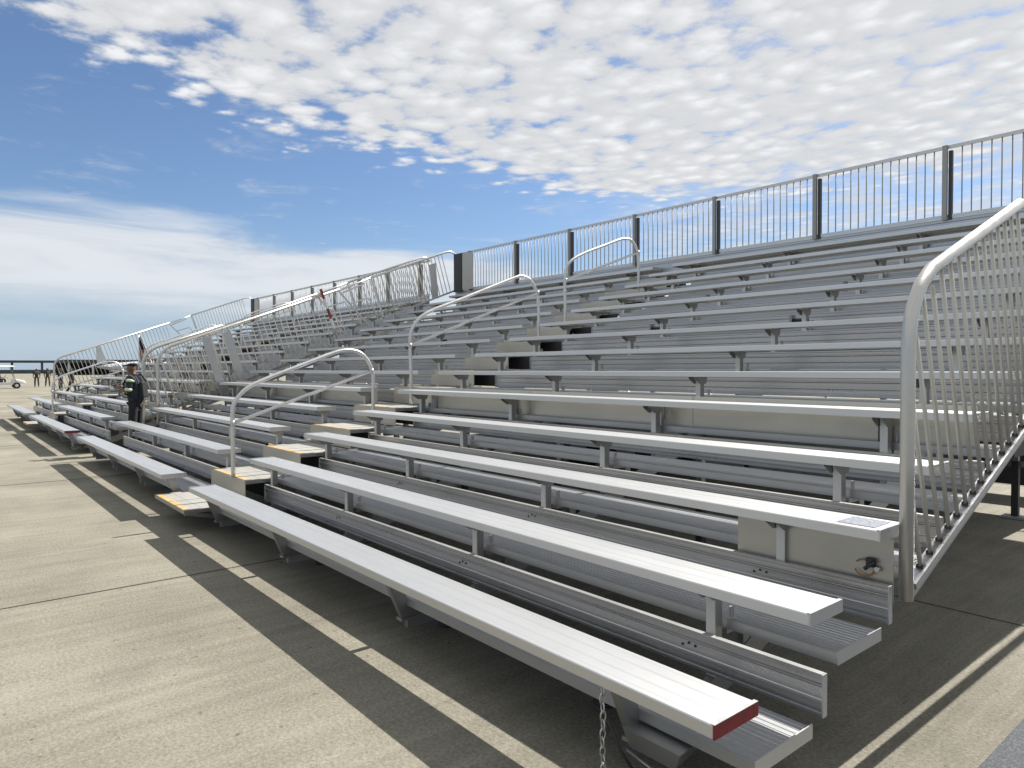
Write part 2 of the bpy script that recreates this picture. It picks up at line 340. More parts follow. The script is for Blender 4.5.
def make_bleacher():
    root = empty('bleacher', (UX, 0, 0))
    for k in range(NR):
        jz = random.uniform(-.002, .002)
        for si, (a, b) in enumerate(SEATS):
            x0, x1 = lx(a), lx(b)
            if si == 0: x1 += .028*k*(k < 9)+.2*(k >= 9)*1.0
            if k == 0 and si == 1: x1 -= .05
            if si == 1 and k >= 5: x0 = lx(7.98)
            yk, zk = sy(k)+random.uniform(-.003, .003), sz(k)+(jz+random.uniform(-.0015, .0015) if k else 0)
            x0 += random.uniform(-.008, .008) if k else 0
            m_ = MB(); m_.extr(seat_profile(yk, zk), x0+.004, x1-.004, 'seat')
            s = m_.build('bench_seat', root)
            for e, (ea, eb) in enumerate(((x0-.003, x0+.004), (x1-.004, x1+.003))):
                red = (k == 0 and e == 0 and si == 0)
                cm = MB(); cm.box(ea, eb, yk-.002, yk+.261, zk-.047, zk+.002, 'red' if red else 'cap')
                cm.box(min(ea, eb) if e == 0 else ea-.010, eb+.010 if e == 0 else eb, yk-.001, yk+.260, zk+.0022, zk+.0042, 'cap')
                cp = cm.build('end_cap', s)
                if red: cp['label'] = 'red painted end cap'
            # brackets carrying the plank
            for X in POSTX:
                x = lx(X)
                if not (x0 < x < x1): continue
                bm_ = MB(); yb = yk+.158; zt = zk-.0475
                if k == 0:
                    bm_.hexa([(x-.025, 2.05, zt-.03), (x+.025, 2.05, zt-.03), (x+.025, 2.16, zt-.03), (x-.025, 2.16, zt-.03),
                              (x-.025, 1.975, zt), (x+.025, 1.975, zt), (x+.025, 2.19, zt), (x-.025, 2.19, zt)], 'frame')
                    bm_.hexa([(x-.022, 2.16, .13), (x+.022, 2.16, .13), (x+.022, 2.24, .13), (x-.022, 2.24, .13),
                              (x-.022, 2.052, zt-.032), (x+.022, 2.052, zt-.032), (x+.022, 2.14, zt-.032), (x-.022, 2.14, zt-.032)], 'frame')
                    bm_.box(x-.03, x+.03, 2.15, 2.36, .11, .128, 'frame')
                else:
                    bm_.box(x-.023, x+.023, yb, yb+.006, tz(k-1)-.02, zt, 'bright')
                    bm_.box(x-.023, x-.018, yb+.0062, yb+.058, tz(k-1)-.02, zt, 'frame')
                    bm_.box(x+.018, x+.023, yb+.0062, yb+.058, tz(k-1)-.02, zt, 'frame')
                    # flared head plates
                    for xx in (x-.032, x+.0275):
                        bm_.hexa([(xx, yb-.02, zt-.062), (xx+.0045, yb-.02, zt-.062), (xx+.0045, yb+.075, zt-.062), (xx, yb+.075, zt-.062),
                                  (xx, yk+.06, zt-.012), (xx+.0045, yk+.06, zt-.012), (xx+.0045, yk+.25, zt-.012), (xx, yk+.25, zt-.012)], 'frame')
                        bm_.box(xx, xx+.0045, yk+.06, yk+.25, zt-.0118, zt, 'frame')
                    bm_.box(x-.045, x-.036, yb+.09, yb+.12, zt-.16, zt-.11, 'cap')
                bm_.build('seat_bracket', s)
            # footboard
            f0 = lx(1.317) if si == 0 else lx(8.5); f1 = lx(7.33+.022*k) if si == 0 else lx(14.33)
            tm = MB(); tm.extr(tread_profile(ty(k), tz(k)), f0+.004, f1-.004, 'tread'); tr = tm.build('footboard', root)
            for ea, eb in ((f0-.002, f0+.004), (f1-.004, f1+.002)):
                MB().box(ea, eb, ty(k)-.002, ty(k)+.403, tz(k)-.045, tz(k)+.012, 'cap').build('end_cap', tr)
            # riser plank behind the footboard
            if True:
                r0, r1 = lx(1.32), lx(7.32 if k < 4 else 7.25)
                if si: r0, r1 = lx(8.5), lx(14.33)
                yr = ty(k)+.496; z0 = tz(k)+.004; z1 = tz(k)+.172
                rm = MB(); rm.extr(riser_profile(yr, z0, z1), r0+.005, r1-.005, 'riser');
                if k < 3 and si == 0:
                    for X in POSTX[:4]:
                        for dx_, dz_ in ((-.035, .10), (0, .105), (.035, .09)): rm.box(lx(X)+.1+dx_-.005, lx(X)+.1+dx_+.005, yr+.001, yr+.009, z0+dz_-.005, z0+dz_+.005, 'dark')
                rm.box(r0+.006, r1-.006, yr-.003, yr+.026, z1+.0005, z1+.0035, 'cap'); rs = rm.build('riser_board', root)  # paler strip on top paints the sunlit lip
                for ea, eb in ((r0-.001, r0+.005), (r1-.005, r1+.001)):
                    MB().box(ea, eb, yr-.004, yr+.030, z0-.002, z1+.002, 'cap').build('end_cap', rs)
                if k in (4, 5) and False: pass
        # aisle step
        st = MB(); X0, X1 = lx(7.335+.022*k), lx(8.495); ya, yb = ty(k)-.30, ty(k)+.40; z = tz(k)
        nseg = 5 if k else 3
        if k == 0: yb = ty(k)+.40
        wd = (yb-ya)/4
        xm = (X0+X1)/2
        for q in range(4):
            for pa, pb in ((X0, xm-.008), (xm+.008, X1)):
                st.box(pa, pb, ya+q*wd+.002, ya+(q+1)*wd-.002, z-.012, z, 'step')
        st.box(X0, X1, ya+.002, yb-.002, z-.040, z-.0125, 'frame')
        stp = st.build('aisle_step', root)
        if k:
            fm = MB(); fm.box(X0+.001, X1-.001, ya-.006, ya+.0015, tz(k-1)+.012, z-.004, 'plate')
            fm.box(X0-.22, X1-.001, ya+.240, ya+.246, tz(k-1)+.012, z-.046, 'dark')  # dark sheet added to stand for the shade inside the step
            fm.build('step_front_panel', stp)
        if k < 7:
            xm = (X0+X1)/2
            for (p, q) in ((X0+.02, xm-.012), (xm+.012, X1-.02)):
                MB().box(p, q, ya+.004, ya+.062, z+.0005, z+.0028, 'yellow').build('painted_nosing', stp)
        if k == 0:
            for xx in (X0+.08, X1-.12):
                MB().bar((xx, ya+.03, z-.045), (xx, ty(0)+.15, .10), .04, .03, 'frame', up=(1, 0, 0)).build('step_bracket', stp)
    # tall panels at the fold between lower and upper tier
    for a, b in ((1.40, 7.36), (8.55, 14.28)):
        n = 3; wdt = (b-a)/n
        for i in range(n):
            MB().box(lx(a+i*wdt)+.004, lx(a+(i+1)*wdt)-.004, 4.705, 4.712, tz(3)+.21, tz(5)+.02, 'plate').build('fold_panel', root)
    for X in (1.9, 3.70, 5.60, 7.1, 8.75, 10.4, 12.2, 14.0):
        MB().box(lx(X)-.03, lx(X)+.03, 4.66, 4.70, tz(3)+.20, tz(5)-.05, 'cap').box(lx(X)+.031, lx(X)+.045, 4.67, 4.69, tz(3)+.20, tz(5)-.05, 'dark').build('fold_post', root)
    # tray and hook under the near end of the first row
    tr_ = MB(); tr_.hexa([(lx(1.62), 2.14, .105), (lx(1.84), 2.14, .105), (lx(1.80), 2.30, .09), (lx(1.66), 2.30, .09),
        (lx(1.58), 2.12, .185), (lx(1.86), 2.12, .185), (lx(1.84), 2.34, .19), (lx(1.60), 2.34, .19)], 'frame')
    tr_.tube([(lx(1.88), 2.06, .22), (lx(1.84), 2.09, .10), (lx(1.80), 2.11, .045)], .006, 'dark', 6)
    tr_.tube([(lx(1.84), 2.12, .10), (lx(1.70), 2.12, .075), (lx(1.58), 2.16, .08), (lx(1.50), 2.24, .13)], .006, 'frame', 6)
    tr_.build('lock_tray', root)
    # plate, latch and cable at the end of the third row
    pl = MB().box(lx(1.325), lx(2.12), 3.352, 3.358, .555, .845, 'plate').build('gusset_plate', root)
    lt = MB(); lt.box(lx(1.40), lx(1.435), 3.325, 3.350, .705, .745, 'dark'); lt.tube([(lx(1.435), 3.31, .695), (lx(1.395), 3.325, .735)], .009, 'dark'); lt.tube([(lx(1.385), 3.32, .70), (lx(1.385), 3.35, .70)], .012, 'steel'); lt.build('latch', pl)
    cb = MB(); cb.tube([(lx(1.445+.045*math.cos(t)), 3.332, .695+.038*math.sin(t)) for t in [R(40+25*i) for i in range(13)]], .004, 'orange', 6); cb.build('cable_loop', pl)
    # stringers and legs underneath
    for X in POSTX:
        x = lx(X)
        sm = MB()
        sm.hexa([(x-.02, 2.2, .06), (x+.02, 2.2, .06), (x+.02, 2.59, .06), (x-.02, 2.59, .06), (x-.02, 2.2, .17), (x+.02, 2.2, .17), (x+.02, 2.54, .17), (x-.02, 2.54, .17)], 'frame')
        sm.hexa([(x-.02, 2.60, .05), (x+.02, 2.60, .05), (x+.02, 10.1, 2.80), (x-.02, 10.1, 2.80), (x-.02, 2.55, .15), (x+.02, 2.55, .15), (x+.02, 10.0, 2.93), (x-.02, 10.0, 2.93)], 'frame')
        for k in range(NR):
            sm.box(x-.018, x+.018, ty(k)+.02, ty(k)+.36, tz(k)-.075, tz(k)-.0425, 'frame')
            sm.box(x-.016, x+.016, ty(k)+.16, ty(k)+.22, tz(k)-.22*(k > 0)-.09*(k == 0), tz(k)-.0755, 'frame')
        sm.build('stringer', root)
        for Y in ((5.2, 8.93) if X > 3 else (8.93,)):
            if X < 2: x = lx(2.3)
            lg = MB(); h = .06+(Y-2.46)*.376
            lg.box(x-.028, x+.028, Y-.028, Y+.028, .62, h, 'frame'); lg.box(x-.032, x+.032, Y-.032, Y+.032, .03, .62, 'dark')
            lg.box(x-.11, x+.11, Y-.09, Y+.09, .005, .028, 'cap')
            lg.build('support_leg', root)
        # levelling foot under the first row
        ft = MB(); ft.tube([(x, 2.50, .02), (x, 2.50, .12)], .02, 'dark'); ft.tube([(x, 2.50, .004), (x, 2.50, .018)], .06, 'dark', 14); ft.build('levelling_foot', root)
    for Y, z in ((2.36, .14), (5.2, .45), (5.2, 1.0), (8.93, .55), (8.93, 1.6), (8.93, 2.35)):
        MB().box(lx(1.8), lx(14.1), Y+.035, Y+.075, z, z+.06, 'frame').build('cross_beam', root)
    for i in range(0, len(POSTX)-1):
        a, b = lx(POSTX[i]), lx(POSTX[i+1])
        MB().bar((a, 8.985, .6), (b, 8.985, 2.2), .02, .03, 'frame', up=(0, 1, 0)).build('diagonal_brace', root)
    # aisle handrails
    XR = lx(7.66)
    def smooth(pts, n=3):
        out = []
        for i in range(len(pts)-1):
            p0 = pts[max(i-1, 0)]; p1 = pts[i]; p2 = pts[i+1]; p3 = pts[min(i+2, len(pts)-1)]
            for t in range(n):
                t /= n
                out.append(tuple(.5*((2*p1[q])+(-p0[q]+p2[q])*t+(2*p0[q]-5*p1[q]+4*p2[q]-p3[q])*t*t+(-p0[q]+3*p1[q]-3*p2[q]+p3[q])*t**3) for q in range(2)))
        out.append(pts[-1]); return out
    rails = [([(2.48, .47), (2.48, .80), (2.48, 1.17), (2.52, 1.30), (2.65, 1.43), (2.87, 1.53), (3.25, 1.67), (3.66, 1.82), (3.83, 1.85), (3.99, 1.82), (4.10, 1.71), (4.16, 1.55), (4.16, 1.30), (4.16, .94)], (2.48, 1.05, 4.14, 1.60)),
             ([(4.70, 1.18), (4.70, 1.55), (4.69, 2.0), (4.75, 2.18), (4.95, 2.35), (5.5, 2.56), (6.3, 2.87), (6.57, 2.95), (6.77, 2.86), (6.87, 2.62), (6.88, 2.35), (6.88, 2.0)], (4.69, 1.92, 6.86, 2.73)),
             ([(7.42, 2.2), (7.42, 2.6), (7.42, 3.03), (7.51, 3.23), (7.79, 3.39), (8.3, 3.58), (8.72, 3.73), (8.94, 3.73), (9.09, 3.57), (9.12, 3.3), (9.12, 2.87)], (7.43, 2.96, 9.11, 3.55))]
    for pts, (a, za, b, zb) in rails:
        hr = MB(); hr.tube([(XR, y, z) for y, z in smooth(pts)], .0225, 'pipe', 12)
        for yy_, zz_ in ((a, za), (b, zb)): hr.tube([(XR, yy_, zz_-.03), (XR, yy_, zz_+.03)], .0265, 'cap', 12)
        h = hr.build('aisle_handrail', root)
        MB().tube([(XR, a, za), (XR, b, zb)], .019, 'pipe', 10).build('middle_rail', h)
    # side guard rails (both ends)
    TOPZ = lambda y: 2.02+.384*(y-3.45)
    BOTZ = lambda y: .645+.372*(y-3.31)
    for side, xg in ((0, 0.0), (1, lx(14.42))):
        lo = MB()
        out = [(xg, 3.30, .60), (xg, 3.30, 1.2), (xg, 3.30, 1.70), (xg, 3.31, 1.80), (xg, 3.35, 1.90), (xg, 3.43, 2.0), (xg, 3.55, 2.08), (xg, 3.75, TOPZ(3.75)+.02), (xg, 7.02 if side else 4.86, TOPZ(7.02) if side else TOPZ(4.86)+.01)]
        lo.tube(out, .030, 'guardpipe', 14)
        if not side: lo.tube([(xg, 4.84, TOPZ(4.84)), (xg, 7.02, TOPZ(7.02))], .016, 'pipe', 8)
        gd = lo.build('side_guard', root)
        bc = MB(); bc.bar((xg, 3.34, BOTZ(3.34)), (xg, 7.45, BOTZ(7.45)), .055, .03, 'riser', up=(0, 0, 1)); bc.bar((xg, 3.34, BOTZ(3.34)-.035), (xg, 7.45, BOTZ(7.45)-.035), .03, .035, 'frame'); bc.build('bottom_channel', gd)
        n = 34
        bl = MB()
        for i in range(n):
            yb = 3.46+i*.115
            if yb > (7.4 if side else 5.2): break
            # baluster perpendicular to the slope: top end leans to the front
            zb = BOTZ(yb)+.015; yt = yb
            # march to the top rail
            for q in range(400):
                d = q*.005; yy = yb-.30*d; zz = zb+.954*d
                lim = TOPZ(yy)-.02 if yy > 3.6 else (2.0 if yy > 3.35 else 9)
                if yy <= 3.33 or zz > lim or (yy < 3.42 and zz > 1.80): break
            bl.tube([(xg, yb, zb), (xg, yy, zz)], .0105, 'baluster', 7)
            bl.box(xg-.016, xg+.016, yb-.012, yb+.020, zb-.012, zb+.014, 'dark')
        bl.build('balusters', gd)
        if side == 1:
            for yb in (4.52, 4.92):
                zb = BOTZ(yb); MB().hexa([(xg-.012, yb-.07, zb), (xg+.012, yb-.07, zb), (xg+.012, yb+.07, zb), (xg-.012, yb+.07, zb),
                    (xg-.012, yb-.42, zb+1.12), (xg+.012, yb-.42, zb+1.12), (xg+.012, yb-.28, zb+1.17), (xg-.012, yb-.28, zb+1.17)], 'cap').build('guard_plate', gd)
        hg = MB()          # folding brace over the hinge gap
        hg.bar((xg, 6.98, TOPZ(6.98)), (xg, 7.72, 2.62), .03, .05, 'pipe', up=(1, 0, 0))
        hg.tube([(xg, 7.10, TOPZ(7.1)-.10), (xg, 7.62, TOPZ(7.62)-.06)], .02, 'pipe', 8)
        hg.tube([(xg, 7.05, TOPZ(7.0)-.0), (xg, 7.82, TOPZ(7.82)+.02)], .022, 'pipe', 8)
        hg.tube([(xg, 7.30, TOPZ(7.3)-.40), (xg, 7.72, TOPZ(7.62)-.38), (xg, 7.80, TOPZ(7.7)-.5), (xg, 7.98, 2.75)], .018, 'pipe', 8)
        hg.bar((xg, 7.80, TOPZ(7.8)), (xg, 8.15, 2.70), .03, .04, 'pipe', up=(1, 0, 0))
        hg.build('hinge_brace', gd)
        if side == 1:
            sb = MB()
            P0 = Vector((xg-.05, 6.55, 3.36)); P1 = Vector((xg-.05, 7.02, 2.1))
            for i in range(6):
                sb.bar(P0.lerp(P1, i/6)+Vector((0, 0, 0)), P0.lerp(P1, (i+1)/6), .03, .075, 'red' if i in (0, 2) else 'white' if i in (1, 3) else 'frame', up=(1, 0, 0))
            o = sb.build('gate_arm', gd); o['label'] = 'red and white striped gate arm'
        up_ = MB()
        up_.tube([(xg, 7.80, TOPZ(7.8)+.02), (xg, 9.85, TOPZ(9.85)+.02), (xg, 10.02, TOPZ(10.0)), (xg, 10.17, 4.47)], .026, 'pipe', 10)
        up_.bar((xg, 7.9, 2.72), (xg, 10.15, 3.58), .04, .04, 'cap')
        ug = up_.build('upper_side_guard', root)
        bl = MB()
        for i in range(20):
            yb = 8.12+i*.105
            if yb > 10.1: break
            zb = 2.72+(yb-7.9)*.382; bl.tube([(xg, yb, zb), (xg, yb-.27, min(zb+.92, TOPZ(yb-.27)))], .010, 'baluster', 6)
        bl.build('balusters', ug)
        for yb in ((9.55,) if side == 1 else (9.6,)):
            zb = 2.72+(yb-7.9)*.382
            MB().hexa([(xg-.012, yb-.09, zb), (xg+.012, yb-.09, zb), (xg+.012, yb+.09, zb), (xg-.012, yb+.09, zb),
                       (xg-.012, yb-.17, zb+.80), (xg+.012, yb-.17, zb+.80), (xg+.012, yb+.01, zb+.86), (xg-.012, yb+.01, zb+.86)], 'cap').build('guard_plate', ug)
    # back fence
    YF, ZB, ZT = 10.17, 3.575, 4.462
    bf = MB(); x0, x1 = 0.0, lx(14.42)
    bf.box(x0, x1, YF-.022, YF+.022, ZT-.018, ZT+.022, 'pipe'); bf.box(x0, x1, YF-.02, YF+.02, ZB-.02, ZB+.02, 'pipe')
    f = bf.build('back_fence', root)
    for z0, z1, y_ in ((3.33, 3.545, YF-.02), (3.10, 3.325, YF-.0)):
        lm = MB(); lm.extr(riser_profile(y_, z0, z1), 0.01, x1, 'riser'); lm.build('back_board', root)
    dk = MB(); dk.box(lx(2.1), lx(13.9), 8.1, 9.65, .74, .92, 'dark')
    for xx in (2.3, 5.5, 8.6, 12.2): dk.box(lx(xx), lx(xx)+.08, 8.0, 9.75, .66, .735, 'dark')
    dk.box(lx(1.9), lx(13.9), 10.35, 10.62, .16, .78, 'dark'); dk.box(lx(2.1), lx(2.2), 9.66, 10.34, .55, .70, 'dark')
    dk.build('trailer_chassis', root)
    for xx in (7.0, 8.0):
        for yy in (8.15, 9.45):
            wq = MB(); wq.tube([(lx(xx), yy-.11, .34), (lx(xx), yy+.11, .34)], .335, 'rubber', 22); wh = wq.build('wheel', root)
            MB().tube([(lx(xx), yy-.12, .34), (lx(xx), yy+.12, .34)], .18, 'cap', 16).build('rim', wh)
    posts = [1.655+1.729*i for i in range(8)]
    bl = MB(); n = int((x1-x0)/.108)
    for i in range(n+1):
        x = x0+.04+i*.108
        if any(abs(x-lx(p)-.02) < .085 for p in posts): continue
        bl.tube([(x, YF, ZB+.02), (x, YF, ZT-.018)], .008, 'fencepost', 6)
    bl.build('balusters', f)
    for p in posts:
        x = lx(p)
        if x > x1-.2: continue
        pm = MB(); pm.box(x+.004, x+.06, YF-.062, YF-.024, ZB-.05, ZT+.02, 'fencepost'); pm.box(x-.045, x-.004, YF-.03, YF+.02, ZB-.05, ZT-.05, 'dark'); pm.build('fence_post', f)  # second, dark plate paints the post's shaded side
    cpn = MB(); cpn.box(lx(13.66), lx(14.06), YF-.07, YF-.03, ZB-.02, ZT-.02, 'plate'); cpn.box(lx(14.07), lx(14.38), YF-.09, YF-.03, ZB-.05, ZT, 'dark'); cpn.build('corner_panel', f)
    # underside hinge hardware seen between the upper rows
    for X in (3.66, 5.57, 10.42):
        for k in (8, 10):
            x = lx(X)+.10
            hm = MB(); hm.tube([(x-.06, sy(k)+.32, tz(k)+.06), (x+.10, sy(k)+.32, tz(k)+.06)], .035, 'dark', 10); hm.box(x+.10, x+.13, sy(k)+.28, sy(k)+.36, tz(k)+.002, tz(k)+.13, 'frame'); hm.build('hinge_bracket', root)
    return root

unit = make_bleacher()
tag(unit, 'large aluminium bleacher filling the foreground, red cap on its near front bench', 'bleacher', 'rows of aluminium bleachers')
far = copy_tree(unit); far.location.x = -(UX+14.35)
tag(far, 'far aluminium bleacher at the left, beyond the man in the black cap', 'bleacher', 'rows of aluminium bleachers')
for g_ in list(children(far)):
    for o in list(children(g_)):
        if o.name.startswith(('guard_plate', 'gate_arm')): bpy.data.objects.remove(o)
        elif o.name.startswith('fence_post'):
            o.data = o.data.copy(); o.data.materials[1] = M['fencepost']
for o in list(children(far)):
    if o.name.startswith(('gusset_plate',)):
        for c in children(o): bpy.data.objects.remove(c)
        bpy.data.objects.remove(o)

# sticker on the third bench and chain under the first
tag(MB().box(1.350, 1.52, sy(2)+.045, sy(2)+.215, sz(2)+.0005, sz(2)+.0025, 'sticker').build('sticker'), 'mottled grey square sticker on the bench end beside the guard rail', 'sticker')
ch = MB(); cx, cy, z = 1.815, 1.955, .40
for i in range(14):
    zc_ = z-.034*i; rot = (i % 2)*math.pi/2+.3
    if zc_ < .05: break
    ring = []
    for q in range(12):
        t = 2*math.pi*q/12; a_ = .011*math.cos(t); b_ = .022*math.sin(t)
        ring.append((cx+a_*math.cos(rot)+.002*math.sin(i*1.3), cy+a_*math.sin(rot), zc_+b_))
    ch.tube(ring, .0036, 'steel', 6, closed=True)
tag(ch.build('chain'), 'steel link chain hanging under the near front bench', 'chain')

# ---------------------------------------------------------------- people
def skinmesh(name, nodes, edges, m, parent=None, levels=1, root_i=0):
    me = bpy.data.meshes.new(name); me.from_pydata([n[:3] for n in nodes], edges, []); me.materials.append(M[m])
    o = bpy.data.objects.new(name, me); C.objects.link(o)
    o.modifiers.new('skin', 'SKIN')
    if not me.skin_vertices: 
        bpy.context.view_layer.update()
    sv = me.skin_vertices[0].data if me.skin_vertices else None
    if sv:
        for i, n in enumerate(nodes):
            r = n[3]; sv[i].radius = (r, n[4] if len(n) > 4 else r); sv[i].use_root = (i == root_i)
    o.modifiers['skin'].use_smooth_shade = True
    ss = o.modifiers.new('sub', 'SUBSURF'); ss.levels = levels; ss.render_levels = levels
    if parent: o.parent = parent
    return o
def build_person(root, pose, cloth, legs, skin='skin', cap=None, sleeve=None, level=2):
    J = pose
    ids = ['pelvis', 'belly', 'chest', 'neck', 'chin', 'head', 'crown',
           'shL', 'elL', 'wrL', 'hdL', 'shR', 'elR', 'wrR', 'hdR', 'hipL', 'knL', 'anL', 'toL', 'hipR', 'knR', 'anR', 'toR', 'nose', 'earL', 'earR']
    rad = dict(pelvis=.09, belly=.08, chest=.075, neck=.05, chin=.062, head=.094, crown=.075, nose=.018, ear=.018, hip=.075, kn=.052, an=.038, to=.035, sh=.042, el=.040, wr=.028, hd=.034)
    nodes = [(*J[i], rad.get(i, rad.get(i[:-1], .05))) for i in ids]; ix = {n: i for i, n in enumerate(ids)}
    E = [('pelvis', 'belly'), ('belly', 'chest'), ('chest', 'neck'), ('neck', 'chin'), ('chin', 'head'), ('head', 'crown'), ('head', 'nose'), ('head', 'earL'), ('head', 'earR')]
    for s in 'LR': E += [('chest', 'sh'+s), ('sh'+s, 'el'+s), ('el'+s, 'wr'+s), ('wr'+s, 'hd'+s), ('pelvis', 'hip'+s), ('hip'+s, 'kn'+s), ('kn'+s, 'an'+s), ('an'+s, 'to'+s)]
    skinmesh('body', nodes, [(ix[a], ix[b]) for a, b in E], skin, root, level)
    # shirt
    k = 1.22
    ids2 = ['pelvis', 'belly', 'chest', 'shL', 'elL', 'shR', 'elR']; rr = dict(pelvis=.150, belly=.150, chest=.162, sh=.078, el=.060)
    n2 = [(*J[i], rr.get(i, rr.get(i[:-1], .06))) for i in ids2]
    n2[0] = (n2[0][0], n2[0][1], n2[0][2]-.07, n2[0][3])
    skinmesh('shirt', n2, [(0, 1), (1, 2), (2, 3), (3, 4), (2, 5), (5, 6)], cloth, root, level)
    ids3 = ['pelvis', 'hipL', 'knL', 'anL', 'hipR', 'knR', 'anR']; rr = dict(pelvis=.115, hip=.088, kn=.078, an=.066)
    n3 = [(*J[i], rr.get(i, rr.get(i[:-1], .06))) for i in ids3]; n3[0] = (n3[0][0], n3[0][1], n3[0][2]+.05, n3[0][3])
    skinmesh('trousers', n3, [(0, 1), (1, 2), (2, 3), (0, 4), (4, 5), (5, 6)], legs, root, level)
    for s in 'LR':
        a, t = J['an'+s], J['to'+s]
        skinmesh('shoe', [(a[0], a[1]+.03, a[2]-.03, .048), (a[0], a[1]-.02, a[2]-.035, .048), (t[0], t[1], t[2], .040)], [(0, 1), (1, 2)], 'black', root, 1)
    h = Vector(J['head'])
    if cap:
        skinmesh('cap', [(h.x, h.y+.015, h.z+.030, .122), (h.x, h.y+.01, h.z+.095, .095)], [(0, 1)], cap, root, 2)
        skinmesh('cap_peak', [(h.x, h.y-.06, h.z+.050, .080, .018), (h.x, h.y-.18, h.z+.03, .060, .012)], [(0, 1)], cap, root, 1)
def P_(**k): return k
stand = dict(pelvis=(0, 0, .95), belly=(0, -.01, 1.12), chest=(0, 0, 1.34), neck=(0, -.005, 1.47), chin=(0, -.045, 1.545), head=(0, -.02, 1.615), crown=(0, -.01, 1.665), nose=(0, -.125, 1.590), earL=(.088, -.01, 1.60), earR=(-.088, -.01, 1.60),
    shL=(.19, 0, 1.42), elL=(.24, .03, 1.13), wrL=(.23, -.06, .90), hdL=(.22, -.09, .82), shR=(-.19, 0, 1.42), elR=(-.24, .03, 1.13), wrR=(-.23, -.06, .90), hdR=(-.22, -.09, .82),
    hipL=(.10, 0, .88), knL=(.12, -.02, .49), anL=(.13, .03, .09), toL=(.15, -.13, .04), hipR=(-.10, 0, .88), knR=(-.12, -.02, .49), anR=(-.13, .03, .09), toR=(-.15, -.13, .04))
# man reading a phone between the two stands
man = empty('person', (15.0, 3.04, 0), R(-36)); 
tag(man, 'man in black cap and dark shirt with pale green sleeve bands looking at a phone', 'person')
pose = dict(stand); pose.update(neck=(0, -.02, 1.47), chin=(0, -.085, 1.54), head=(0, -.065, 1.615), crown=(0, -.05, 1.665), nose=(0, -.170, 1.575), earL=(.088, -.05, 1.60), earR=(-.088, -.05, 1.60), elL=(.23, -.04, 1.16), wrL=(.10, -.27, 1.24), hdL=(.05, -.33, 1.27), elR=(-.23, -.04, 1.16), wrR=(-.10, -.27, 1.24), hdR=(-.05, -.33, 1.27))
pose = {k: (v[0], v[1], v[2]*1.03) for k, v in pose.items()}
build_person(man, pose, 'navy', 'trousers', cap='black')
for s in (1, -1):
    sh = Vector((.19*s, 0, 1.42*1.03)); el = Vector((.23*s, -.04, 1.16*1.03))
    a = sh.lerp(el, .02); b_ = sh.lerp(el, .34); c = sh.lerp(el, .62); d = sh.lerp(el, .98)
    skinmesh('sleeve_band', [(*a, .104), (*b_, .098)], [(0, 1)], 'hivis', man, 1)
    skinmesh('sleeve_band', [(*c, .088), (*d, .085)], [(0, 1)], 'hivis', man, 1)
    # fingers closed round the phone
    for q in range(4):
        x0 = .05*s; z0 = 1.305-.018*q
        skinmesh('finger', [(x0, -.335, z0, .009), (x0-.015*s, -.375, z0+.004, .0085), (x0-.040*s, -.372, z0+.006, .007)], [(0, 1), (1, 2)], 'skin', man, 1)
    skinmesh('thumb', [(.045*s, -.33, 1.315, .011), (.03*s, -.335, 1.35, .009), (.01*s, -.345, 1.365, .008)], [(0, 1), (1, 2)], 'skin', man, 1)
def child_world(o, root): pass
ph = MB(); ph.box(-.037, .037, -.004, .004, -.075, .075, 'glass')
pho = ph.build('phone'); pho.rotation_euler = (R(-35), 0, R(-36))
mw = Matrix.Translation(man.location) @ Matrix.Rotation(R(-36), 4, 'Z')
pho.location = mw @ Vector((0, -.362, 1.335)); tag(pho, 'dark phone held in both hands by the man in the cap', 'phone')
bpk = MB(); bpk.hexa([(-.13, .12, 1.08), (.13, .12, 1.08), (.11, .20, 1.10), (-.11, .20, 1.10), (-.12, .12, 1.40), (.12, .12, 1.40), (.09, .17, 1.38), (-.09, .17, 1.38)], 'black')
for s in (1, -1):
    bpk.tube([(.09*s, .16, 1.40), (.10*s, .06, 1.53), (.10*s, -.10, 1.49), (.11*s, -.175, 1.36), (.14*s, -.13, 1.16), (.13*s, .10, 1.04)], .017, 'black', 8)
bo = bpk.build('backpack', bevel=.03); bo.matrix_world = mw; tag(bo, 'small black backpack worn by the man in the cap', 'backpack')

def soldier(x, y, rz, step, label, cloth='camo', h=1.0, cap='camo'):
    r = empty('person', (x, y, 0), rz); tag(r, label, 'person', 'people standing on the apron')
    p = dict(stand)
    if step: p.update(knL=(.11, -.16, .50), anL=(.12, -.20, .10), toL=(.13, -.36, .05), knR=(-.11, .08, .50), anR=(-.12, .32, .13), toR=(-.13, .20, .04), wrL=(.22, -.16, .95), hdL=(.21, -.22, .90))
    build_person(r, {k: (v[0]*1.1, v[1], v[2]*h) for k, v in p.items()}, cloth, cloth, cap=cap, level=1); return r
soldier(79.2, 7.7, R(-90), 0, 'soldier standing still, facing the cart, left of the walking one')
soldier(78.6, 8.5, R(90), 1, 'soldier in mid stride just right of the standing soldier', h=1.04)
soldier(47.5, 5.75, R(160), 0, 'dark dressed person behind the far guard rail post, standing', 'trousers')
soldier(50.6, 6.7, R(150), 1, 'dark dressed person walking, seen through the far guard rail', 'trousers')

soldier(92.0, 12.2, R(-60), 0, 'person in drab clothes standing just left of the far guard rail post, farthest away')
soldier(84.0, 15.2, R(40), 0, 'person in drab clothes seen small between the balusters of the far guard rail', h=.98)
soldier(69.0, 17.4, R(10), 1, 'person walking near the pale tail fin beyond the far stand')

